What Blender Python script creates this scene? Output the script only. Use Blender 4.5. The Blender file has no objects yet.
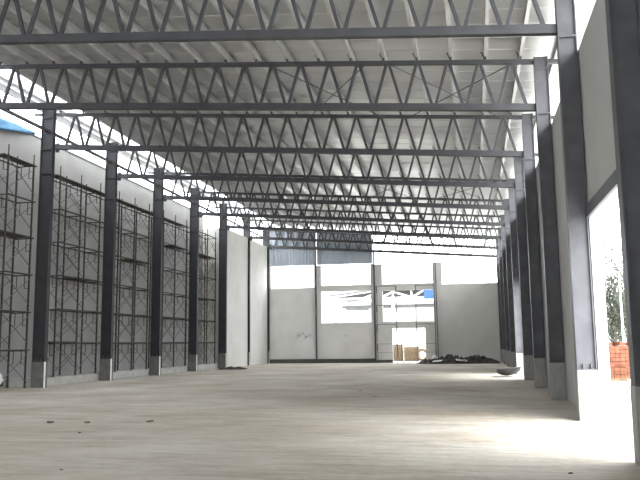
import bpy, math, random
from mathutils import Vector, Matrix
random.seed(7)
SC = bpy.context.scene
COL = SC.collection

# ------------------------------------------------------------------ dimensions (metres)
XL, XR = -18.04, 2.15            # inner faces of the left and right column rows
BAY = 6.0
def YK(k): return 5.29 + BAY * k  # near face of column line k
SLOPE = 1.605 / 20.19
def chord(x): return 9.0 + (XR - x) * SLOPE   # centre height of a truss bottom chord
TDEPTH = 1.5
Y_BACK = 65.55                   # inner face of the far wall
Y_FRONT = -14.0                   # wall behind the viewer
WALL_X_L = -20.0
WALL_X_R = 2.64

# ------------------------------------------------------------------ materials
def nt(name):
    m = bpy.data.materials.new(name); m.use_nodes = True
    t = m.node_tree; b = t.nodes['Principled BSDF']
    return m, t, b
def mat(name, col, rough=0.7, metal=0.0, var=0.0, scale=3.0, bump=0.0, bscale=20.0, detail=6.0, stretch=None, spec=0.3):
    m, t, b = nt(name)
    b.inputs['Roughness'].default_value = rough
    b.inputs['Metallic'].default_value = metal
    b.inputs['Specular IOR Level'].default_value = spec
    geo = t.nodes.new('ShaderNodeNewGeometry')
    vec = geo.outputs['Position']
    if stretch:
        mp = t.nodes.new('ShaderNodeMapping'); mp.inputs['Scale'].default_value = stretch
        t.links.new(vec, mp.inputs['Vector']); vec = mp.outputs['Vector']
    if var > 0:
        n = t.nodes.new('ShaderNodeTexNoise'); n.inputs['Scale'].default_value = scale; n.inputs['Detail'].default_value = detail
        t.links.new(vec, n.inputs['Vector'])
        r = t.nodes.new('ShaderNodeValToRGB')
        r.color_ramp.elements[0].position = .3; r.color_ramp.elements[1].position = .72
        r.color_ramp.elements[0].color = (*[c * (1 - var) for c in col], 1)
        r.color_ramp.elements[1].color = (*[min(1, c * (1 + var)) for c in col], 1)
        t.links.new(n.outputs['Fac'], r.inputs['Fac']); t.links.new(r.outputs['Color'], b.inputs['Base Color'])
    else:
        b.inputs['Base Color'].default_value = (*col, 1)
    if bump > 0:
        n2 = t.nodes.new('ShaderNodeTexNoise'); n2.inputs['Scale'].default_value = bscale; n2.inputs['Detail'].default_value = 5
        t.links.new(vec, n2.inputs['Vector'])
        bp = t.nodes.new('ShaderNodeBump'); bp.inputs['Strength'].default_value = bump; bp.inputs['Distance'].default_value = .05
        t.links.new(n2.outputs['Fac'], bp.inputs['Height']); t.links.new(bp.outputs['Normal'], b.inputs['Normal'])
    return m

M = {}
M['steel'] = mat('dark_blue_grey_steel', (.115, .118, .132), .5, 0, .18, 2.5)
M['steel_left'] = mat('dark_left_steel', (.034, .035, .039), .6, 0, .2, 2.5)  # darker base colour than the right row's steel
M['truss'] = mat('grey_truss_paint', (.088, .090, .098), .55, 0, .15, 2.0)
M['purlin'] = mat('galvanised_purlin', (.60, .60, .605), .45, 0, .12, 1.2)
M['roof'] = mat('roof_sheet', (.72, .725, .73), .34, .95, .10, .35, stretch=(.25, 1, 1))
M['plaster'] = mat('pale_plaster', (.66, .655, .63), .85, 0, .06, .8, .08, 12)
M['render'] = mat('grey_cement_render', (.33, .33, .325), .9, 0, .10, .6, .1, 10)
M['greywall'] = mat('grey_panel_wall', (.53, .53, .52), .85, 0, .06, .6, .08, 10)
M['darkwall'] = mat('dark_sheet_wall', (.14, .14, .14), .8)
M['concrete'] = mat('grey_concrete', (.47, .465, .44), .9, 0, .16, 2.2, .25, 18)
M['leftped'] = mat('shaded_pedestal_concrete', (.15, .148, .142), .9, 0, .2, 4, .2, 25)  # shade on the left pedestals put into a darker base colour
M['pedestal'] = mat('pedestal_concrete', (.36, .357, .345), .9, 0, .14, 4, .25, 25, stretch=(3, 3, .6))
M['far_frame'] = mat('far_frame_concrete', (.7, .69, .67), .9, 0, .08, 1.2, .1, 10)
M['plinth'] = mat('dark_plinth', (.09, .09, .085), .9, 0, .2, 2)
M['cladding'] = mat('blue_grey_cladding', (.50, .55, .62), .45, 0, .08, .8, stretch=(1, 1, .15))
M['scaffold'] = mat('dark_scaffold_tube', (.055, .048, .042), .6, .2, .3, 4)
M['brace'] = mat('scaffold_brace_tube', (.16, .15, .14), .6, .2, .2, 4)
M['plank'] = mat('old_scaffold_plank', (.10, .085, .07), .9, 0, .3, 3, .3, 20, stretch=(6, .8, 6))
M['gutter'] = mat('white_gutter', (.85, .86, .87), .5)
M['rod'] = mat('thin_rod_steel', (.10, .10, .10), .5, .4)
M['blue'] = mat('blue_tarpaulin', (.09, .235, .40), .5, 0, .35, 1.4)
M['bluepanel'] = mat('bright_blue_sheet', (.018, .055, .135), .5, 0, .1, 2)
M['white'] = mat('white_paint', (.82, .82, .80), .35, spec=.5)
M['whitesheet'] = mat('pale_sheet_metal', (.78, .78, .76), .45, 0, .06, 2)
M['sheet_shade'] = mat('shaded_bent_sheet', (.045, .045, .045), .6)  # shade under the bent sheet, painted as a dark colour
M['black'] = mat('black_rubber', (.015, .015, .016), .8)
M['glass'] = mat('dark_car_glass', (.02, .024, .03), .08, spec=.6)
M['chrome'] = mat('bright_metal', (.6, .6, .6), .25, .9)
M['rubble'] = mat('dark_rubble', (.05, .047, .042), .95, 0, .55, 3.5, .8, 9)
M['clod'] = mat('dark_clod', (.17, .155, .135), .95, 0, .3, 8)
M['board'] = mat('pale_board', (.55, .53, .48), .85, 0, .2, 4)
M['sack'] = mat('pale_sack', (.66, .65, .62), .85, 0, .12, 6)
M['tan'] = mat('tan_block', (.17, .125, .082), .9, 0, .28, 5)
M['orange'] = mat('orange_brick', (.16, .062, .036), .9, 0, .35, 5)
M['wood'] = mat('pallet_wood', (.15, .11, .07), .9, 0, .25, 6)
M['bark'] = mat('tree_bark', (.06, .052, .044), .95, 0, .3, 6)
M['leaf'] = mat('tree_leaf', (.055, .065, .048), .8, 0, .35, 1.2)
M['shedroof'] = mat('shed_grey_roof', (.085, .088, .092), .6, 0, .1, 1)
M['lamp_glass'] = mat('headlamp_glass', (.55, .57, .6), .1, spec=.7)

def floor_material():
    m, t, b = nt('dusty_concrete_floor')
    N = t.nodes.new; L = t.links.new
    geo = N('ShaderNodeNewGeometry')
    b.inputs['Roughness'].default_value = .92; b.inputs['Specular IOR Level'].default_value = .15
    n1 = N('ShaderNodeTexNoise'); n1.inputs['Scale'].default_value = .30; n1.inputs['Detail'].default_value = 7; n1.inputs['Roughness'].default_value = .6
    L(geo.outputs['Position'], n1.inputs['Vector'])
    r1 = N('ShaderNodeValToRGB'); e = r1.color_ramp.elements
    e[0].position = .32; e[0].color = (.43, .375, .305, 1); e[1].position = .66; e[1].color = (.59, .565, .52, 1)
    L(n1.outputs['Fac'], r1.inputs['Fac'])
    # faint dragged tracks across the width
    mp = N('ShaderNodeMapping'); mp.inputs['Scale'].default_value = (.55, 2.6, 1); mp.inputs['Rotation'].default_value = (0, 0, .22)
    L(geo.outputs['Position'], mp.inputs['Vector'])
    n2 = N('ShaderNodeTexNoise'); n2.inputs['Scale'].default_value = 1.0; n2.inputs['Detail'].default_value = 5; n2.inputs['Distortion'].default_value = .8
    L(mp.outputs['Vector'], n2.inputs['Vector'])
    r2 = N('ShaderNodeValToRGB'); e = r2.color_ramp.elements
    e[0].position = .30; e[0].color = (.82, .815, .80, 1); e[1].position = .58; e[1].color = (1.03, 1.03, 1.02, 1)
    L(n2.outputs['Fac'], r2.inputs['Fac'])
    mx = N('ShaderNodeMix'); mx.data_type = 'RGBA'; mx.blend_type = 'MULTIPLY'; mx.inputs['Factor'].default_value = 1
    L(r1.outputs['Color'], mx.inputs[6]); L(r2.outputs['Color'], mx.inputs[7])
    # small grit
    n3 = N('ShaderNodeTexNoise'); n3.inputs['Scale'].default_value = 5; n3.inputs['Detail'].default_value = 8
    L(geo.outputs['Position'], n3.inputs['Vector'])
    r3 = N('ShaderNodeValToRGB'); e = r3.color_ramp.elements
    e[0].position = .25; e[0].color = (.90, .90, .90, 1); e[1].position = .6; e[1].color = (1.04, 1.04, 1.04, 1)
    L(n3.outputs['Fac'], r3.inputs['Fac'])
    mx2 = N('ShaderNodeMix'); mx2.data_type = 'RGBA'; mx2.blend_type = 'MULTIPLY'; mx2.inputs['Factor'].default_value = .8
    L(mx.outputs[2], mx2.inputs[6]); L(r3.outputs['Color'], mx2.inputs[7])
    L(mx2.outputs[2], b.inputs['Base Color'])
    ad = N('ShaderNodeMath'); ad.operation = 'MULTIPLY_ADD'; ad.inputs[1].default_value = .35
    L(n3.outputs['Fac'], ad.inputs[0]); L(n2.outputs['Fac'], ad.inputs[2])
    bp = N('ShaderNodeBump'); bp.inputs['Strength'].default_value = .7; bp.inputs['Distance'].default_value = .12
    L(ad.outputs[0], bp.inputs['Height']); L(bp.outputs['Normal'], b.inputs['Normal'])
    return m
M['floor'] = floor_material()
M['ground'] = mat('pale_dry_ground', (.62, .60, .55), .95, 0, .12, .5, .3, 6)

# ------------------------------------------------------------------ mesh helpers
class MB:
    def __init__(s): s.v = []; s.f = []
    def box(s, x0, x1, y0, y1, z0, z1):
        n = len(s.v)
        s.v += [(x0,y0,z0),(x1,y0,z0),(x1,y1,z0),(x0,y1,z0),(x0,y0,z1),(x1,y0,z1),(x1,y1,z1),(x0,y1,z1)]
        s.f += [tuple(n+i for i in q) for q in ((0,3,2,1),(4,5,6,7),(0,1,5,4),(1,2,6,5),(2,3,7,6),(3,0,4,7))]
        return s
    def bar(s, p, q, w, h=None, up=(0,0,1)):
        h = h or w; p = Vector(p); q = Vector(q); d = (q-p).normalized(); u = Vector(up)
        if abs(d.dot(u)) > .98: u = Vector((0,1,0))
        a = d.cross(u).normalized(); u = a.cross(d).normalized()
        n = len(s.v)
        for c in (p, q):
            for i, j in ((-1,-1),(1,-1),(1,1),(-1,1)): s.v.append(tuple(c + a*(i*w/2) + u*(j*h/2)))
        s.f += [tuple(n+i for i in t) for t in ((0,1,2,3),(7,6,5,4),(0,4,5,1),(1,5,6,2),(2,6,7,3),(3,7,4,0))]
        return s
    def tube(s, pts, r, seg=6, r2=None, cap=True):
        pts = [Vector(p) for p in pts]; n0 = len(s.v); m = len(pts)
        for i, p in enumerate(pts):
            d = (pts[min(i+1,m-1)] - pts[max(i-1,0)]).normalized()
            u = Vector((0,0,1)) if abs(d.z) < .9 else Vector((0,1,0))
            a = d.cross(u).normalized(); u = a.cross(d)
            rr = r if r2 is None else r + (r2-r)*i/(m-1)
            for k in range(seg):
                t = 2*math.pi*k/seg; s.v.append(tuple(p + a*(rr*math.cos(t)) + u*(rr*math.sin(t))))
        for i in range(m-1):
            for k in range(seg):
                A = n0+i*seg+k; B = n0+i*seg+(k+1) % seg
                s.f.append((A, B, B+seg, A+seg))
        if cap:
            s.f.append(tuple(n0+k for k in range(seg))[::-1]); s.f.append(tuple(n0+(m-1)*seg+k for k in range(seg)))
        return s
    def prism(s, poly, axis, a, b):
        """poly: list of 2-D points in the plane normal to axis (0: y,z ; 1: x,z ; 2: x,y)"""
        n = len(s.v); m = len(poly)
        for c in (a, b):
            for u, w in poly: s.v.append({0:(c,u,w),1:(u,c,w),2:(u,w,c)}[axis])
        s.f.append(tuple(range(n, n+m))[::-1]); s.f.append(tuple(range(n+m, n+2*m)))
        for i in range(m): j = (i+1) % m; s.f.append((n+i, n+j, n+m+j, n+m+i))
        return s
    def blob(s, c, r, seg=10, rings=6, jit=.15, sq=(1,1,1)):
        n = len(s.v); c = Vector(c)
        s.v.append(tuple(c+Vector((0,0,r*sq[2]))))
        for i in range(1, rings):
            ph = math.pi*i/rings
            for k in range(seg):
                t = 2*math.pi*k/seg; rr = r*(1+random.uniform(-jit,jit))
                s.v.append((c.x+rr*sq[0]*math.sin(ph)*math.cos(t), c.y+rr*sq[1]*math.sin(ph)*math.sin(t), c.z+rr*sq[2]*math.cos(ph)))
        s.v.append(tuple(c-Vector((0,0,r*sq[2])))); last = len(s.v)-1
        for k in range(seg):
            s.f.append((n, n+1+k, n+1+(k+1)%seg))
            for i in range(rings-2):
                A=n+1+i*seg+k; B=n+1+i*seg+(k+1)%seg; s.f.append((A, A+seg, B+seg, B))
            s.f.append((last, last-seg+(k+1)%seg, last-seg+k))
        return s
    def build(s, name, m, parent=None, bevel=0, smooth=False, loc=None):
        me = bpy.data.meshes.new(name); me.from_pydata(s.v, [], s.f); me.validate(); me.update()
        import bmesh
        bm = bmesh.new(); bm.from_mesh(me); bmesh.ops.recalc_face_normals(bm, faces=bm.faces); bm.to_mesh(me); bm.free()
        if smooth:
            for p in me.polygons: p.use_smooth = True
        me.materials.append(m)
        o = bpy.data.objects.new(name, me); COL.objects.link(o)
        if parent: o.parent = parent
        if loc: o.location = loc
        if bevel:
            bv = o.modifiers.new('bevel', 'BEVEL'); bv.width = bevel; bv.segments = 2; bv.limit_method = 'ANGLE'
        return o

def thing(name, label, cat, loc=(0,0,0), rz=0, group=None):
    o = bpy.data.objects.new(name, None); COL.objects.link(o); o.empty_display_size = .2
    o.location = loc; o.rotation_euler = (0,0,rz); return tag(o, label, cat, group)
def tag(o, label, cat, group=None, kind=None):
    o['label'] = label; o['category'] = cat
    if group: o['group'] = group
    if kind: o['kind'] = kind
    return o
def struct(name, mb, m, **kw):
    o = mb.build(name, m, **kw); o['kind'] = 'structure'; return o
def copy_part(src, parent, loc):
    c = src.copy(); COL.objects.link(c); c.parent = parent; c.location = loc; return c
def copy_tree(root, loc, label, rz=None):
    r = root.copy(); COL.objects.link(r); r.location = loc; r['label'] = label
    if rz is not None: r.rotation_euler = (0,0,rz)
    for ch in list(root.children):
        c = ch.copy(); COL.objects.link(c); c.parent = r
        for g in ch.children:
            d = g.copy(); COL.objects.link(d); d.parent = c
    return r
ORD = ['nearest','second','third','fourth','fifth','sixth','seventh','eighth','ninth','tenth','eleventh','twelfth','thirteenth','fourteenth',
       'fifteenth','sixteenth','seventeenth','eighteenth','nineteenth','twentieth','twenty-first','twenty-second']

# ------------------------------------------------------------------ setting
struct('floor', MB().box(WALL_X_L-.2, WALL_X_R+.2, Y_FRONT-.2, Y_BACK+.3, -.3, 0), M['floor'])
struct('ground', MB().box(-140, 160, -60, 260, -.6, -.3).box(WALL_X_R+.2, 160, -60, 260, -.31, -.01).box(-140, WALL_X_L-.2, -60, 260, -.31, -.01)
       .box(WALL_X_L-.2, WALL_X_R+.2, Y_BACK+.3, 260, -.31, -.01), M['ground'])

# left wall: tall recessed part behind the scaffolds, then flush panels in the last two bays
struct('wall_left', MB().box(WALL_X_L-.2, WALL_X_L, Y_FRONT, 53.5, 0, 11.6).box(WALL_X_L-.2, WALL_X_L, Y_FRONT, 8, 11.6, 12.85), M['render'])
struct('wall_left', MB().box(WALL_X_L-.2, XL-.16, 53.5, 53.7, 0, 10.55)
       .box(XL-.36, XL-.16, 53.7, Y_BACK, 0, 10.55), M['plaster'])
struct('trim_2', MB().box(WALL_X_L-.22, WALL_X_L+.03, 8, 53.5, 11.6, 11.68), M['darkwall'])
struct('trim_1', MB().box(WALL_X_L, -18.68, 29.75, 53.48, 0, .36), M['concrete'])      # raised curb under the scaffolds
# right wall with two door openings
D1 = (11.55, 17.29, 4.47); D2 = (35.75, 41.2, 4.85); WT = 8.42
wr = MB()
wr.box(WALL_X_R, WALL_X_R+.24, Y_FRONT, -2.5, 0, 10.3).box(WALL_X_R, WALL_X_R+.24, -2.5, D1[0], 0, WT).box(WALL_X_R, WALL_X_R+.24, D1[0], D1[1], D1[2], WT)
wr.box(WALL_X_R, WALL_X_R+.24, D1[1], D2[0], 0, WT).box(WALL_X_R, WALL_X_R+.24, D2[0], D2[1], D2[2], WT)
wr.box(WALL_X_R, WALL_X_R+.24, D2[1], Y_BACK+.25, 0, WT)
struct('wall_right', wr, M['greywall'])
struct('wall_front', MB().box(WALL_X_L-.2, WALL_X_R+.24, Y_FRONT-.2, Y_FRONT, 0, 8.4), M['darkwall'])
# lintel beams
for a, b, z in (D1, D2):
    o = MB().box(WALL_X_R-.06, WALL_X_R-.002, a+.02, b-.02, z-.01, z+.26).build('lintel_beam', M['steel'])
    tag(o, 'dark steel lintel over the near right doorway' if a < 20 else 'dark steel lintel over the far right doorway', 'beam', 'door lintels')

# far wall: solid panels, openings left as holes
def wall_rects(rects, y0, y1):
    mb = MB()
    for x0, x1, z0, z1 in rects: mb.box(x0, x1, y0, y1, z0, z1)
    return mb
XA, XB, XC, XD, XE = -18.2, -13.68, -8.4, -3.02, 2.6
far = [
    (XA, XB, 0, 6.74), (XA, XA+.25, 6.74, 8.75), (XB-.25, XB, 6.74, 8.75),                       # first bay
    (XB, XC, 0, 3.55), (XB, XB+.42, 3.55, 8.72), (XC-.38, XC, 3.55, 8.72), (XB+.42, XC-.38, 6.33, 6.88),   # second bay
    (XC, -6.94, 0, 3.55), (-4.08, XD, 0, 3.55), (-6.94, -4.08, 2.98, 3.55),                      # third bay with doorway
    (XC, XC+.66, 3.55, 8.65), (XD-.28, XD, 3.55, 8.65), (XC+.66, XD-.28, 6.3, 6.88),
    (XD, XE, 0, 6.74), (XD, XD+.52, 6.74, 8.65), (XE-.42, XE, 6.74, 8.5),                          # fourth bay
]
wb = wall_rects(far, Y_BACK, Y_BACK+.25)
m, t, b = nt('far_wall_plaster')
geo = t.nodes.new('ShaderNodeNewGeometry'); n = t.nodes.new('ShaderNodeTexNoise'); n.inputs['Scale'].default_value = .7; n.inputs['Detail'].default_value = 6
t.links.new(geo.outputs['Position'], n.inputs['Vector'])
r = t.nodes.new('ShaderNodeValToRGB'); e = r.color_ramp.elements
e[0].position = .3; e[0].color = (.66, .655, .63, 1); e[1].position = .7; e[1].color = (.76, .75, .73, 1)
t.links.new(n.outputs['Fac'], r.inputs['Fac'])
b.inputs['Roughness'].default_value = .9
# two bluish chalk stains on the plaster, fixed where they were made
col = r.outputs['Color']
n5 = t.nodes.new('ShaderNodeTexNoise'); n5.inputs['Scale'].default_value = 2.6; n5.inputs['Detail'].default_value = 4
t.links.new(geo.outputs['Position'], n5.inputs['Vector'])
for cx, cz, sx, sz in ((-15.0, 2.42, .95, .42), (-10.9, 2.5, .4, .38)):
    mp = t.nodes.new('ShaderNodeMapping'); mp.inputs['Location'].default_value = (-cx/sx, 0, -cz/sz); mp.inputs['Scale'].default_value = (1/sx, 0, 1/sz)
    t.links.new(geo.outputs['Position'], mp.inputs['Vector'])
    ln = t.nodes.new('ShaderNodeVectorMath'); ln.operation = 'LENGTH'; t.links.new(mp.outputs['Vector'], ln.inputs[0])
    mr = t.nodes.new('ShaderNodeMapRange'); mr.inputs['From Min'].default_value = 1; mr.inputs['From Max'].default_value = .2
    t.links.new(ln.outputs['Value'], mr.inputs['Value'])
    mu = t.nodes.new('ShaderNodeMath'); mu.operation = 'MULTIPLY'; t.links.new(mr.outputs['Result'], mu.inputs[0])
    r5 = t.nodes.new('ShaderNodeMapRange'); r5.inputs['From Min'].default_value = .48; r5.inputs['From Max'].default_value = .62
    t.links.new(n5.outputs['Fac'], r5.inputs['Value']); t.links.new(r5.outputs['Result'], mu.inputs[1])
    mx = t.nodes.new('ShaderNodeMix'); mx.data_type = 'RGBA'; t.links.new(mu.outputs[0], mx.inputs['Factor'])
    t.links.new(col, mx.inputs[6]); mx.inputs[7].default_value = (.26, .28, .42, 1); col = mx.outputs[2]
t.links.new(col, b.inputs['Base Color'])
struct('wall_back', wb, m)
struct('baseboard_back', MB().box(XA, XC, Y_BACK-.18, Y_BACK-.003, 0, .36).box(XC, -6.94, Y_BACK-.18, Y_BACK-.003, 0, .24), M['plinth'])

# roof: ribbed sheets on purlins, stopping short of the left wall
rib = MB(); x0, x1 = -17.45, 4.6  # right overhang lengthened to block sun at the clerestory
def rz(x): return chord(x) + TDEPTH + .50
prof = []; y = Y_FRONT - .3
while y < Y_BACK + .5:
    prof += [(y, 0), (y+.90, 0), (y+.92, .03), (y+.96, .03), (y+.98, 0)]; y += 1.0
prof.append((y, 0))
nv = len(prof)
for yy, dz in prof: rib.v += [(x0, yy, rz(x0)+dz), (x1, yy, rz(x1)+dz)]
for yy, dz in prof: rib.v += [(x0, yy, rz(x0)+dz+.02), (x1, yy, rz(x1)+dz+.02)]
for i in range(nv-1):
    rib.f += [(2*i, 2*i+1, 2*i+3, 2*i+2), (2*nv+2*i, 2*nv+2*i+2, 2*nv+2*i+3, 2*nv+2*i+1)]
    rib.f += [(2*i, 2*i+2, 2*nv+2*i+2, 2*nv+2*i), (2*i+1, 2*nv+2*i+1, 2*nv+2*i+3, 2*i+3)]
struct('ceiling', rib, M['roof'])

# purlins (C sections along the hall)
pur_x = [4.042 - 1.092*i for i in range(22)]
for i, x in enumerate(sorted(pur_x)):
    z = chord(x) + TDEPTH + .06
    mb = MB(); L0, L1 = Y_FRONT-.2, Y_BACK+.4
    zt = z + .34
    o = MB().box(-.012, .012, L0, L1, .13, .42).box(-.09, -.012, L0, L1, .405, .42).box(-.09, -.012, L0, L1, .13, .145).box(-.09, -.08, L0, L1, .145, .18)\
        .build('purlin', M['purlin'], loc=(x, 0, z))
    tag(o, 'galvanised roof purlin running the length of the hall, %s from the left eave' % (ORD[i] if i else 'first'), 'purlin', 'purlins under the roof sheets')

# ------------------------------------------------------------------ columns
def make_column(xa, xb, ztop, label, group, loc, stiff, fw=.36, pm='pedestal'):
    """near inner corner row: flanges at xa and xb, web between; local origin at xa on the floor"""
    t = thing('steel_column', label, 'column', loc, 0, group)
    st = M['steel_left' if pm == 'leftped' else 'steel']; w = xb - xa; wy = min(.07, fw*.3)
    ph = 1.12
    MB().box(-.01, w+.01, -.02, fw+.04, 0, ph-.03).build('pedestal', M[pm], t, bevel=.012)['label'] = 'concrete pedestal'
    if pm == 'leftped': MB().box(w+.012, w+.03, -.02, fw*.4, 0, ph-.03).build('lit_edge', M['white'], t)['label'] = 'painted-on lit edge of the pedestal side'  # added white strip stands in for light on the pedestal's hall side
    MB().box(0, w, -.01, fw+.03, ph-.03, ph).build('base_plate', st, t)
    MB().box(0, .028, 0, fw, ph, ztop).build('flange', st, t)
    MB().box(w-.028, w, 0, fw, ph, ztop).build('flange', st, t)
    MB().box(.028, w-.028, wy-.012, wy+.012, ph, ztop).build('web', st, t)
    for z in stiff: MB().box(.028, w-.028, -.005, wy-.012, z-.02, z+.02).box(.028, w-.028, wy+.012, fw-.01, z-.02, z+.02).build('stiffener', st, t)
    for bx in (w*.3, w*.7): MB().tube([(bx, .025, ph), (bx, .025, ph+.11)], .022, 8).build('anchor_bolt', M['rod'], t)
    return t
lname = {2:'out of view ',3:'out of view '}
base = None
lab_l = {2: 'dark steel column at the left, nearest of all and beside the parked white car',
         3: 'dark steel column at the left, just behind the parked white car',
         4: 'leftmost dark steel column, its pedestal wider than the steel shaft, among the left scaffolds',
         5: 'dark steel column of the left row, second from the left edge of the photo',
         6: 'dark steel column of the left row, third from the left edge of the photo',
         7: 'dark steel column of the left row, fourth from the left edge of the photo',
         8: 'dark steel column of the left row beside the first plain white wall panel',
         9: 'slim dark column strip between the two plain white panels of the left wall',
         10: 'slim dark column strip in the far left corner of the hall'}
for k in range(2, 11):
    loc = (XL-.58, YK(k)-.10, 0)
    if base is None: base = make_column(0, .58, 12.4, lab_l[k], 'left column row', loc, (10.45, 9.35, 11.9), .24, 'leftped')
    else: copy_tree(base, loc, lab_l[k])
lab_r = {1: 'big dark steel column at the right edge of the photo, nearest of the right row',
         2: 'right steel column lit by the doorway, beside the bright near doorway opening'}
base = None
for k in range(1, 11):
    loc = (XR+.05, YK(k), 0)
    lb = lab_r.get(k, 'dark steel column of the right row, %s from the camera' % ORD[k-1])
    if base is None: base = make_column(0, .42, chord(XR)+TDEPTH+.1, lb, 'right column row', loc, (8.75, 10.2), .30)
    else: copy_tree(base, loc, lb)

# ------------------------------------------------------------------ trusses
def tr_z(x): return chord(x) - chord(XL)       # local z of the bottom chord at world x
PAN = .979
def make_truss(label, loc):
    t = thing('roof_truss', label, 'truss', loc, 0, 'sloping lattice roof trusses')
    def P(x, dz): return (x - XL, 0, tr_z(x) + dz)
    MB().bar(P(XL+.0, 0), P(XR+.05, 0), .18, .22).build('bottom_chord', M['truss'], t)
    MB().bar(P(XL+.0, TDEPTH), P(XR+.05, TDEPTH), .15, .13).build('top_chord', M['truss'], t)
    up = dn = None
    xb = 1.98
    while xb > XL + .1:
        dz = -PAN*SLOPE*0
        o = P(xb, 0)
        if up is None:
            up = MB().bar((-.055, 0, .06), (-PAN/2+.045, 0, TDEPTH-.05+PAN/2*SLOPE), .092).build('web_diagonal', M['truss'], t, loc=o)
            dn = MB().bar((.055, 0, .06), (PAN/2-.045, 0, TDEPTH-.05-PAN/2*SLOPE), .092).build('web_diagonal', M['truss'], t, loc=o)
            dn.hide_render = False
            bpy.data.objects.remove(dn) if xb + PAN/2 > XR else None
            dn_mesh = bpy.data.meshes.get('web_diagonal.001')
        else:
            copy_part(up, t, o) if xb - PAN/2 > XL else None
            if dn_mesh:
                c = bpy.data.objects.new('web_diagonal', dn_mesh); COL.objects.link(c); c.parent = t; c.location = o
        xb -= PAN
    cl = None
    for x in pur_x:
        if not (XL < x < XR): continue
        o = P(x, TDEPTH+.055)
        if cl is None:
            cl = MB().box(-.06, -.02, -.03, .03, 0, .40).bar((-.04, 0, 0), (-.17, 0, .30), .03, .05, (0,1,0)).build('purlin_cleat', M['truss'], t, loc=o)
        else: copy_part(cl, t, o)
    MB().bar(P(XR+.475, TDEPTH), P(4.5, TDEPTH), .15, .13).build('outrigger', M['truss'], t)
    MB().bar(P(XL-.59, TDEPTH), P(-19.15, TDEPTH), .12, .12).build('outrigger', M['truss'], t)
    MB().box(-.0, .18, -.02, .02, -.25, .18).build('end_gusset', M['truss'], t)
    return t
tnames = ['lattice roof truss nearest the camera, across the top edge of the photo']
tb = None
for i, k in enumerate(range(2, 11)):
    lb = tnames[0] if i == 0 else ('farthest lattice roof truss, against the blue-grey cladding of the end wall' if k == 10 else '%s lattice roof truss from the camera' % ORD[i].capitalize())
    loc = (XL, YK(k)+.18, chord(XL))
    if tb is None: tb = make_truss(lb, loc)
    else: copy_tree(tb, loc, lb)

# thin roof bracing rods between trusses
def rods(k, xa, xb, where):
    for s, (a, b) in enumerate(((xa, xb), (xb, xa))):
        o = MB().tube([(a, YK(k)+.18, chord(a)+TDEPTH-.07), (b, YK(k+1)+.18, chord(b)+TDEPTH-.07)], .018, 6).build('brace_rod', M['rod'])
        tag(o, 'thin brace rod running back %s %s' % (('rightward', 'leftward')[s], where), 'rod', 'roof bracing rods')
rods(3, -6.4, -3.2, 'from the middle of the second truss')
rods(3, -2.3, 1.5, 'from the right end of the second truss')
rods(6, -6.4, -3.2, 'from the middle of the fifth truss')
rods(6, -2.3, 1.5, 'from the right end of the fifth truss')

# eave strut and gutter along the left columns
o = MB().box(-.06, .06, Y_FRONT, Y_BACK, -.06, .06).build('eave_strut', M['truss'], loc=(XL-.31, 0, 11.32))
tag(o, 'long dark strut along the tops of the left columns', 'strut')
o = MB().prism([(-19.0, rz(-19.0)+.03), (-18.2, rz(-18.2)+.03), (-18.2, rz(-18.2)+.05), (-19.0, rz(-19.0)+.05)], 1, 8, Y_BACK).build('eave_sheet', M['roof'])
tag(o, 'narrow strip of roof sheet outside the open slot along the left eave', 'roof sheet')

# ------------------------------------------------------------------ end wall extras
cl = []
for a, b, nm in ((XA, XB, 'blue-grey corrugated cladding high on the far wall, left panel'), (XB, XC, 'blue-grey corrugated cladding high on the far wall, right panel')):
    mb = MB(); x = a+.02; pts = []
    while x < b-.05:
        pts += [(x, 0), (x+.16, 0), (x+.19, -.04), (x+.25, -.04), (x+.28, 0)]; x += .30
    pts = [p for p in pts if p[0] < b]
    n0 = len(pts)
    for dy in (0, .02):
        for px, py in pts: mb.v += [(px, Y_BACK+.1+py+dy, 8.76), (px, Y_BACK+.1+py+dy, chord(px)+TDEPTH+.14)]
    for i in range(n0-1):
        mb.f += [(2*i, 2*i+2, 2*i+3, 2*i+1), (2*n0+2*i, 2*n0+2*i+1, 2*n0+2*i+3, 2*n0+2*i+2)]
    mb.f += [(2*i, 2*n0+2*i, 2*n0+2*i+2, 2*i+2) for i in range(n0-1)]
    o = mb.build('cladding_panel', M['cladding']); tag(o, nm, 'cladding', 'end wall cladding')
for x, w, nm, top in ((XB-.02, .11, 'dark steel post between the first two bays of the far wall', 1.0), (XC-.02, .13, 'dark steel post left of the far doorway', .9), (XD+.0, .07, 'thin dark steel post right of the far doorway', .9)):
    t = thing('wall_post', nm, 'post', (x, Y_BACK-.2, 0), 0, 'far wall posts')
    z1 = chord(x) - .1
    zb = .36 if x < -5 else 0
    MB().box(-w/2, w/2, -.01, .01, zb, z1).build('web', M['steel'], t)
    MB().box(-w/2, -w/2+.02, -.1, .1, zb, z1).build('flange', M['steel'], t)
    MB().box(w/2-.02, w/2, -.1, .1, zb, z1).build('flange', M['steel'], t)

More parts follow.
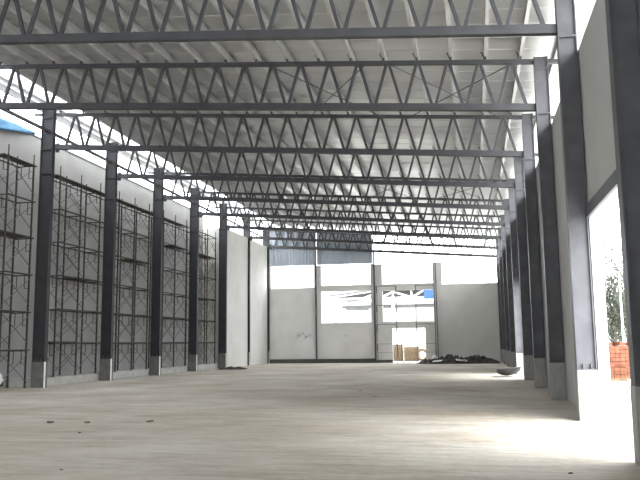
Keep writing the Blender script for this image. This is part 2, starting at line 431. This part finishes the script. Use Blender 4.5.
# ------------------------------------------------------------------ scaffolds
LIFT = 1.565
def make_scaffold(label, cat_group, loc, ys, lifts, lift, dx, planks, top_ext=.45, mt=None, legr=.046, over=0, brace=True):
    """frames stand in the local x-z plane at each y of ys; dx is the frame depth"""
    mt = mt or M['scaffold']
    t = thing('scaffold_tower', label, 'scaffold', loc, 0, cat_group)
    fr = None
    for y in ys:
        for q in (0, -dx): MB().box(-.08, .08, -.08, .08, 0, .015).build('base_plate', mt, t, loc=(q, y, 0))
        for l in range(lifts):
            if fr is None:
                f = MB().tube([(0,0,.015),(0,0,lift)], legr).tube([(-dx,0,.015),(-dx,0,lift)], legr)
                f.tube([(0,0,lift-.06),(-dx,0,lift-.06)], .026).tube([(0,0,lift*.62),(-.22,0,lift*.62),(-.22,0,lift-.06)], .018)
                f.tube([(-dx,0,lift*.62),(-dx+.22,0,lift*.62),(-dx+.22,0,lift-.06)], .018)
                fr = f.build('scaffold_frame', mt, t, loc=(0, y, 0))
            else: copy_part(fr, t, (0, y, l*lift))
        for q in (0, -dx):
            if top_ext: MB().tube([(0,0,0),(0,0,top_ext)], .028).build('guard_post', mt, t, loc=(q, y, lifts*lift))
    for a, b in zip(ys[:-1], ys[1:]):
        br = lg = None
        for l in range(lifts):
            z = l*lift
            if br is None:
                f = MB()
                for x in (.045, -dx-.045):
                    f.tube([(x, a, .25), (x, b, lift-.2)], .018, 5).tube([(x+.03*(1 if x > 0 else -1), a, lift-.2), (x+.03*(1 if x > 0 else -1), b, .25)], .018, 5)
                if not brace: f = MB().tube([(0, a, .9), (0, b, .9)], .012, 5)
                br = f.build('cross_brace' if brace else 'guard_rail', M['brace'] if mt is M['scaffold'] else mt, t)
                bb = b + (over if b == ys[-1] else 0)
                lg = MB().tube([(0, a, lift-.03), (0, bb, lift-.03)], legr*.8).tube([(-dx, a, lift-.03), (-dx, bb, lift-.03)], legr*.8).build('ledger', mt, t)
            else:
                copy_part(br, t, (0, 0, z)) if brace else None; copy_part(lg, t, (0, 0, z))
    for (i0, i1, l) in planks:
        a, b = ys[i0]-.12, ys[i1]+.12+(max(0, over-.2) if l == lifts else 0)
        f = MB()
        for q in (range(3) if l < lifts else (1, 2)): f.box(-dx+.03+q*(dx-.1)/3, -dx+.03+q*(dx-.1)/3+(dx-.1)/3-.02, a, b, 0, .045)
        f.build('deck_plank', M['plank'], t, loc=(0, 0, l*lift+.0))
    return t
sc_lab = ['scaffold tower at the left edge of the photo, before the leftmost column',
          'tall scaffold tower between the first and second columns from the left',
          'tall scaffold tower between the second and third columns from the left',
          'tall scaffold tower between the third and fourth columns from the left',
          'scaffold tower beside the plain white panels, last of the left row']
pl = [[(0,1,6),(0,1,4)], [(0,2,6),(0,1,1),(1,2,3)], [(0,2,6),(1,2,4)], [(0,1,6),(1,2,5),(0,2,2)], [(0,2,5),(1,2,3)]]
for j in range(5):
    y0 = 31.3 + 6.03*(j-1)
    ys = [0, 1.94, 3.9]
    loc = (-18.86, y0, .36)
    if j == 0: ys = [0, 1.85]; loc = (-18.86, 27.25, 0)
    if j == 4: ys = [0, 1.94, 3.7]
    make_scaffold(sc_lab[j], 'scaffold towers along the left wall', loc, ys, 6, LIFT + (.06 if j == 0 else 0), .82, pl[j], over=(.2 if j in (0, 4) else 2.05))
    if j:
        o = MB().box(-.11, .11, -.1, 5.9, 0, .05).build('plank_walk', M['plank'], loc=(-18.80 if j % 2 else -18.79, y0-.3, .36+6*LIFT+.06))
        bpy.data.objects.remove(o)
# two light scaffold towers in front of the far doorway
for x0, x1, lb in ((-8.15, -6.45, 'light scaffold tower at the left side of the far doorway'), (-4.75, -3.15, 'light scaffold tower at the right side of the far doorway')):
    t = make_scaffold(lb, 'scaffolds at the far doorway', (x0, Y_BACK-.55, 0), [0, x1-x0], 4, 1.66, .75, [], 0, mt=M['brace'], legr=.022, brace=False)
    t.rotation_euler = (0, 0, -math.pi/2)
    t.location = (x0, Y_BACK-1.35, 0)

# ------------------------------------------------------------------ blue tarpaulin on the left wall top
mb = MB(); nx, nz = 26, 7
for i in range(nx+1):
    u = i/nx; y = 25.2 + 5.6*u
    drop = .75*math.sin(math.pi*min(1, u*1.02))**.7*(1-.55*u) + .06
    for j in range(nz+1):
        v = j/nz
        if v < .35: p = (WALL_X_L-.24 + .30*(v/.35), y, 11.78 + .05*math.sin(7*u+3*v))
        else:
            w = (v-.35)/.65
            p = (WALL_X_L+.08 + .07*math.sin(9*u+2*w)*w + .02, y, 11.78 - drop*w + .03*math.sin(11*u))
        mb.v.append(p)
for i in range(nx):
    for j in range(nz):
        a = i*(nz+1)+j; mb.f.append((a, a+nz+1, a+nz+2, a+1))
o = mb.build('tarpaulin', M['blue'], smooth=True); sm = o.modifiers.new('thickness', 'SOLIDIFY'); sm.thickness = .012
tag(o, 'crumpled blue tarpaulin draped over the top of the left wall', 'tarpaulin')

# ------------------------------------------------------------------ parked car at the left edge
car = thing('car', 'white car parked by the left wall, only its front corner in view', 'car', (-18.96, 24.55, 0))
W = 1.64; h = W/2
low = [(-1.95,.28),(1.88,.26),(1.98,.40),(1.97,.62),(1.80,.74),(1.0,.90),(.55,.95),(-1.75,.98),(-1.95,.85)]
MB().prism(low, 0, -h, h).build('body', M['white'], car, bevel=.06, smooth=False)
cab = [(.75,.93),(.05,1.42),(-1.2,1.45),(-1.80,.97)]
MB().prism(cab, 0, -h+.12, h-.12).build('cabin', M['white'], car, bevel=.05)
side = [(.55,.98),(.03,1.34),(-1.15,1.37),(-1.58,1.0)]
for s in (-1, 1): MB().prism(side, 0, s*(h-.115), s*(h-.10)).build('side_window', M['glass'], car)
MB().bar((0, .45, 1.185), (0, .42, 1.165), 1.2, .02).build('wiper_cowl', M['black'], car)
ws = MB(); ws.v = [(-h+.2,.70,.99),(h-.2,.70,.99),(h-.26,.10,1.40),(-h+.26,.10,1.40),(-h+.2,.72,1.0),(h-.2,.72,1.0),(h-.26,.12,1.41),(-h+.26,.12,1.41)]
ws.f = [(0,3,2,1),(4,5,6,7),(0,1,5,4),(1,2,6,5),(2,3,7,6),(3,0,4,7)]; ws.build('windscreen', M['glass'], car)
for s in (-1, 1):
    for yy in (1.2, -1.25):
        w = MB().tube([(s*(h-.17), yy, .3), (s*(h+.01), yy, .3)], .30, 24).build('wheel', M['black'], car)
        MB().tube([(s*(h+.01), yy, .3), (s*(h+.025), yy, .3)], .19, 16).build('hub_cap', M['chrome'], w)
    MB().prism([(1.70,.60),(1.985,.56),(1.99,.68),(1.80,.735)], 0, s*(h-.42), s*(h-.03)).build('headlamp', M['lamp_glass'], car, bevel=.015)
    MB().box(s*(h+.0)-.0, s*(h+.13), .5, .66, .92, 1.06).build('wing_mirror', M['white'], car, bevel=.03)
MB().box(-h+.04, h-.04, 1.93, 2.02, .22, .36).build('lower_grille', M['black'], car)
MB().box(-h-.005, h+.005, 1.80, 2.03, .42, .50).build('bumper_strip', M['white'], car, bevel=.02)

# ------------------------------------------------------------------ things on the floor
def heap(name, x0, x1, y0, y1, hgt, label, cat, mk, nx=60, ny=16, kind='stuff', jag=.35):
    mb = MB()
    for i in range(nx+1):
        for j in range(ny+1):
            u, v = i/nx, j/ny
            e = max(0, math.sin(math.pi*u))**.45 * max(0, math.sin(math.pi*v))**.7
            hz = hgt*e*(.65 + .35*math.sin(9*u+1)*math.sin(5*v+u*7)) + e*random.uniform(-jag, jag)*hgt
            mb.v.append((x0+(x1-x0)*u + random.uniform(-.03,.03), y0+(y1-y0)*v, max(.0, hz)+.002))
    for i in range(nx):
        for j in range(ny):
            a = i*(ny+1)+j; mb.f.append((a, a+ny+1, a+ny+2, a+1))
    o = mb.build(name, M[mk]); return tag(o, label, cat, kind=kind)
heap('rubble_pile', -4.5, 2.05, 60.7, 63.9, .62, 'low dark heap of rubble along the foot of the far right wall', 'rubble', 'rubble')
heap('dirt_heap', -17.6, -15.7, 49.9, 51.4, .22, 'small flat dirt heap at the foot of the white left panel', 'dirt', 'rubble', 24, 10, jag=.15)
for i, (x, y, z, a, L, lb) in enumerate(((-1.0, 61.1, .28, .3, .9, 'pale board lying slanted across the middle of the dark rubble'), (-2.9, 60.95, .22, -.5, .8, 'short pale board lying on the dark rubble near the doorway'))):
    o = MB().box(-L/2, L/2, -.16, .16, -.025, .025).build('loose_board', M['board'], loc=(x, y, z)); o.rotation_euler = (.35, .08*(-1)**i, a)
    tag(o, lb, 'board', 'boards on the rubble')
sk = MB(); sk.blob((0,0,.26), .32, 12, 8, .08, (.8, .7, .85)); o = sk.build('cement_sack', M['sack'], smooth=True, loc=(-3.1, 61.9, .12))
tag(o, 'pale bulging sack standing at the left end of the rubble', 'sack')
# bent sheet by the right columns; underside shade put into the shell colour
t = thing('bent_tray', 'curved tray-like sheet with shade-coloured underside lying on the floor by the right columns', 'metal sheet', (1.64, 38.4, .09), .12)
def hull(a, b, zr_, d0):
    mb = MB(); n = 16
    for i in range(n+1):
        for j in range(n+1):
            u, v = 2*i/n-1, 2*j/n-1
            mb.v.append((u*a + v*.1, v*b, zr_ - d0*(1-u*u)**.8*(1-v**4) + .05*u))
    for i in range(n):
        for j in range(n):
            q = i*(n+1)+j; mb.f.append((q, q+n+1, q+n+2, q+1))
    return mb
t.rotation_euler = (-.16, 0, .12)
o = hull(.58, .72, .24, .235).build('shell', M['sheet_shade'], t, smooth=True); sm = o.modifiers.new('thickness', 'SOLIDIFY'); sm.thickness = .012
o = hull(.565, .70, .25, .22).build('lining', M['whitesheet'], t, smooth=True); o['label'] = 'pale inner face'

# clods
cl_l = [(-9.6, 15.87, .16, 'dark clod lying leftmost in the middle of the floor'), (-8.72, 15.96, .13, 'dark clod second from the left on the middle of the floor'),
        (-7.33, 16.3, .15, 'dark clod rightmost of the three in a line on the floor'), (-7.87, 14.13, .07, 'small dark clod in front of the line of three clods'),
        (-5.81, 9.95, .05, 'tiny dark clod close to the bottom left edge of the photo'), (1.19, 10.6, .06, 'tiny dark clod close to the bottom right corner of the photo'),
        (-4.13, 27.35, .1, 'small dark clod on the open floor ahead of the rubble'), (-3.19, 24.37, .1, 'small dark clod on the floor toward the right columns')]
for x, y, r_, lb in cl_l:
    o = MB().blob((0, 0, r_*.1), r_*.42, 10, 6, .4, (1.3, .9, .4)).build('dirt_clod', M['clod'], loc=(x, y, 0)); tag(o, lb, 'clod', 'clods on the floor')

# ------------------------------------------------------------------ outside the far doorway and windows
def block_stack(label, loc, nx, nz, ny, bw, bh, bd, mk, rz_=0, name='block_stack', skip=0):
    t = thing(name, label, 'stack', loc, rz_)
    p = MB()
    for q in (-1, 0, 1): p.box(-nx*bw/2, nx*bw/2, q*ny*bd/2*.85-.05, q*ny*bd/2*.85+.05, 0, .1)
    p.box(-nx*bw/2, nx*bw/2, -ny*bd/2, ny*bd/2, .1, .13).build('pallet', M['wood'], t)
    for k in range(nz):
        f = MB()
        for i in range(nx):
            for j in range(ny):
                if k == nz-1 and random.random() < skip: continue
                x = (i-nx/2)*bw; y = (j-ny/2)*bd
                f.box(x+.008, x+bw-.008, y+.008, y+bd-.008, 0, bh-.012)
        o = f.build('course', M[mk], t, loc=(random.uniform(-.02,.02), random.uniform(-.02,.02), .13+k*bh)); 
    return t
block_stack('tan block stack outside the far doorway, at its left side', (-7.25, 72.0, -.01), 3, 7, 4, .40, .205, .3, 'tan')
block_stack('lower stack of tan blocks outside the middle of the far doorway', (-5.75, 71.4, -.01), 4, 6, 4, .36, .20, .3, 'tan', skip=.35)
o = MB().tube([(0,0,0),(0,0,2.0)], .045, 8).build('pole', M['bark'], loc=(-6.62, 70.6, -.01)); tag(o, 'dark slim pole standing between the two tan stacks', 'pole')
o = MB().tube([(.0,0,0),(0,0,1.1)], .06, 8).build('timber_post', M['wood'], loc=(-6.35, 70.3, -.01)); tag(o, 'short brown timber post before the tan stacks', 'post')
tor = MB(); R_, r_ = .46, .13; n0 = 24; n1 = 8
for i in range(n0):
    a = 2*math.pi*i/n0
    for j in range(n1):
        b_ = 2*math.pi*j/n1; rr = R_ + r_*math.cos(b_); tor.v.append((rr*math.cos(a), r_*math.sin(b_), R_+r_+rr*math.sin(a)))
for i in range(n0):
    for j in range(n1): tor.f.append((i*n1+j, ((i+1)%n0)*n1+j, ((i+1)%n0)*n1+(j+1)%n1, i*n1+(j+1)%n1))
o = tor.build('upright_tyre', M['wood'], smooth=True, loc=(-4.72, 70.4, -.01)); tag(o, 'brown ring standing upright at the right side of the far doorway', 'ring')

# neighbouring shed seen through the openings
sh = thing('shed', 'open white shed with a grey roof beyond the far wall', 'building', (0, 90, -.01))
f = MB(); f.prism([(-17.2,7.42),(-11.8,7.95),(3.5,8.15),(3.5,8.35),(-11.8,8.15),(-17.2,7.62)], 1, -.6, 14); f.build('roof', M['shedroof'], sh)
MB().box(-12.4, 3.5, .9, 1.05, 7.1, 8.1).build('back_panel', M['shedroof'], sh)
MB().prism([(-17.0,7.1),(-12.4,7.1),(-12.4,7.9),(-16.8,7.45)], 1, .9, 1.05).build('gable_panel', M['shedroof'], sh)
def wbar(a, b, n='truss_member', w=.2): MB().bar((a[0], 0, a[1]), (b[0], 0, b[1]), w).build(n, M['white'], sh)
wbar((-17.0,7.1),(3.4,7.05)); wbar((-17.1,7.3),(-11.9,7.95))
for a, b in (((-10.9,7.1),(-9.35,7.85)),((-9.35,7.85),(-9.35,7.1)),((-9.35,7.85),(-7.1,7.1)),((-7.15,7.9),(-7.1,7.1)),((-7.1,7.1),(-5.6,7.95)),((-5.6,7.95),(-3.2,7.1)),((-13.0,7.1),(-10.9,7.9))): wbar(a, b)
for x in (-16.6, -9.35, -1.5): MB().box(x-.18, x+.18, -.18, .18, 0, 7.2).build('column', M['white'], sh)
MB().box(-15.9, 3, 1.4, 1.7, 5.95, 6.35).box(-15.4, -12.5, 1.3, 1.4, 5.7, 6.0).build('crane_beam', M['shedroof'], sh)
MB().box(-17, 3.4, 13.5, 13.8, 0, 7.3).build('rear_wall', M['white'], sh)
o = MB().box(-5.6, -4.4, -.64, -.605, 6.8, 8.05).build('blue_sheet', M['bluepanel'], loc=(0, 90, 0)); tag(o, 'bright blue sheet hung on the shed beyond the far doorway', 'sheet')

# ------------------------------------------------------------------ outside the right doorway
block_stack('orange brick stack standing outside the right doorway', (6.6, 36.2, -.01), 7, 9, 5, .24, .17, .2, 'orange', .3, 'brick_stack', .3)
block_stack('low pile of orange bricks in front of the tall orange stack', (5.95, 34.6, -.01), 4, 4, 4, .24, .15, .2, 'orange', -.2, 'brick_stack', .4)
def tree(x, y, H, label, leafy, seed, spread=1.6):
    rnd = random.Random(seed)
    t = thing('tree', label, 'tree', (x, y, -.01), 0, 'trees outside the right doorway')
    tr = MB(); tips = []
    pts = [(0,0,0)]
    for i in range(5): pts.append((pts[-1][0]+rnd.uniform(-.15,.15), pts[-1][1]+rnd.uniform(-.15,.15), H*.6*(i+1)/5))
    tr.tube(pts, .17, 7, .08); br = MB()
    for i in range(16):
        b0 = Vector(pts[rnd.randint(2, 5)]); a = rnd.uniform(0, 6.28); L = rnd.uniform(.25, .5)*H*.8
        d = Vector((math.cos(a)*.55, math.sin(a)*.55, rnd.uniform(.5, 1.1))).normalized()
        p1 = b0 + d*L*.5; p2 = p1 + (d+Vector((rnd.uniform(-.4,.4), rnd.uniform(-.4,.4), .1))).normalized()*L*.5
        br.tube([b0, p1, p2], .055, 5, .015); tips += [p1, p2]
        for q in range(3):
            p3 = p1.lerp(p2, rnd.random()) ; e = p3 + Vector((rnd.uniform(-1,1), rnd.uniform(-1,1), rnd.uniform(0,1)))*L*.25
            br.tube([p3, e], .022, 4, .008); tips.append(e)
    tr.build('trunk', M['bark'], t); br.build('branches', M['bark'], t)
    if leafy:
        lf = MB()
        for i in range(leafy):
            c = rnd.choice(tips) + Vector((rnd.gauss(0,.4), rnd.gauss(0,.4), rnd.gauss(-.3,.5)))
            s = rnd.uniform(.07, .16); a = Vector((rnd.uniform(-1,1), rnd.uniform(-1,1), rnd.uniform(-1,1))).normalized(); u = a.orthogonal().normalized()
            n = len(lf.v); lf.v += [tuple(c-a*s), tuple(c+u*s*.6), tuple(c+a*s), tuple(c-u*s*.6)]; lf.f.append((n, n+1, n+2, n+3))
        lf.build('foliage', M['leaf'], t)
    return t
tree(9.9, 56, 7.2, 'leafy green tree outside the right doorway, left of the lamp pole', 2600, 3)
tree(11.4, 60, 13.5, 'tall bare-topped tree outside the right doorway, right of the lamp pole', 900, 5)
tree(11.6, 66, 6.0, 'short leafy tree behind the orange bricks outside the doorway', 2600, 9)
tree(13.5, 70, 7.0, 'distant leafy tree hidden mostly by the big right column', 2000, 11)
lp = thing('lamp_pole', 'tall pale lamp pole among the trees outside the right doorway', 'lamp post', (9.6, 52, -.01))
MB().tube([(0,0,0),(0,0,6.2)], .075, 8, .05).build('pole', M['whitesheet'], lp)
MB().tube([(0,0,6.2),(.3,0,6.5),(.9,0,6.55)], .035, 6).build('arm', M['whitesheet'], lp)
MB().box(.75, 1.25, -.1, .1, 6.48, 6.58).build('lamp_head', M['whitesheet'], lp, bevel=.02)

# ------------------------------------------------------------------ light: bright hazy sky and a soft sun
w = bpy.data.worlds.new('World'); SC.world = w; w.use_nodes = True
bg = w.node_tree.nodes['Background']; bg.inputs['Color'].default_value = (.93, .97, 1, 1); bg.inputs['Strength'].default_value = 6.2
sd = bpy.data.lights.new('sun', 'SUN'); sd.energy = 8.5; sd.angle = math.radians(75); sd.color = (1, .985, .965)
so = bpy.data.objects.new('sun', sd); COL.objects.link(so)
d = Vector((.54, -.58, .60)).normalized()      # direction towards the sun
so.rotation_euler = d.to_track_quat('Z', 'Y').to_euler(); so.location = (40, -20, 40)

# ------------------------------------------------------------------ camera
f, yaw, pitch, roll = 743.18, .200409, .138134, -.011619
cy, sy, cp, sp = math.cos(yaw), math.sin(yaw), math.cos(pitch), math.sin(pitch)
wv = Vector((-sy*cp, cy*cp, sp)); rv = Vector((cy, sy, 0)); uv = rv.cross(wv)
r2 = rv*math.cos(roll) + uv*math.sin(roll); u2 = -rv*math.sin(roll) + uv*math.cos(roll)
cam = bpy.data.cameras.new('camera'); co = bpy.data.objects.new('camera', cam); COL.objects.link(co)
cam.sensor_width = 36; cam.lens = f/640*36; cam.clip_end = 600; cam.clip_start = .05
mw = Matrix((( r2.x, u2.x, -wv.x, 0), (r2.y, u2.y, -wv.y, 0), (r2.z, u2.z, -wv.z, 1.7403), (0,0,0,1)))
co.matrix_world = mw
SC.camera = co
SC.view_settings.view_transform = 'Standard'; SC.view_settings.look = 'None'; SC.view_settings.exposure = 0.25; SC.view_settings.gamma = 1
SC.view_settings.use_curve_mapping = False
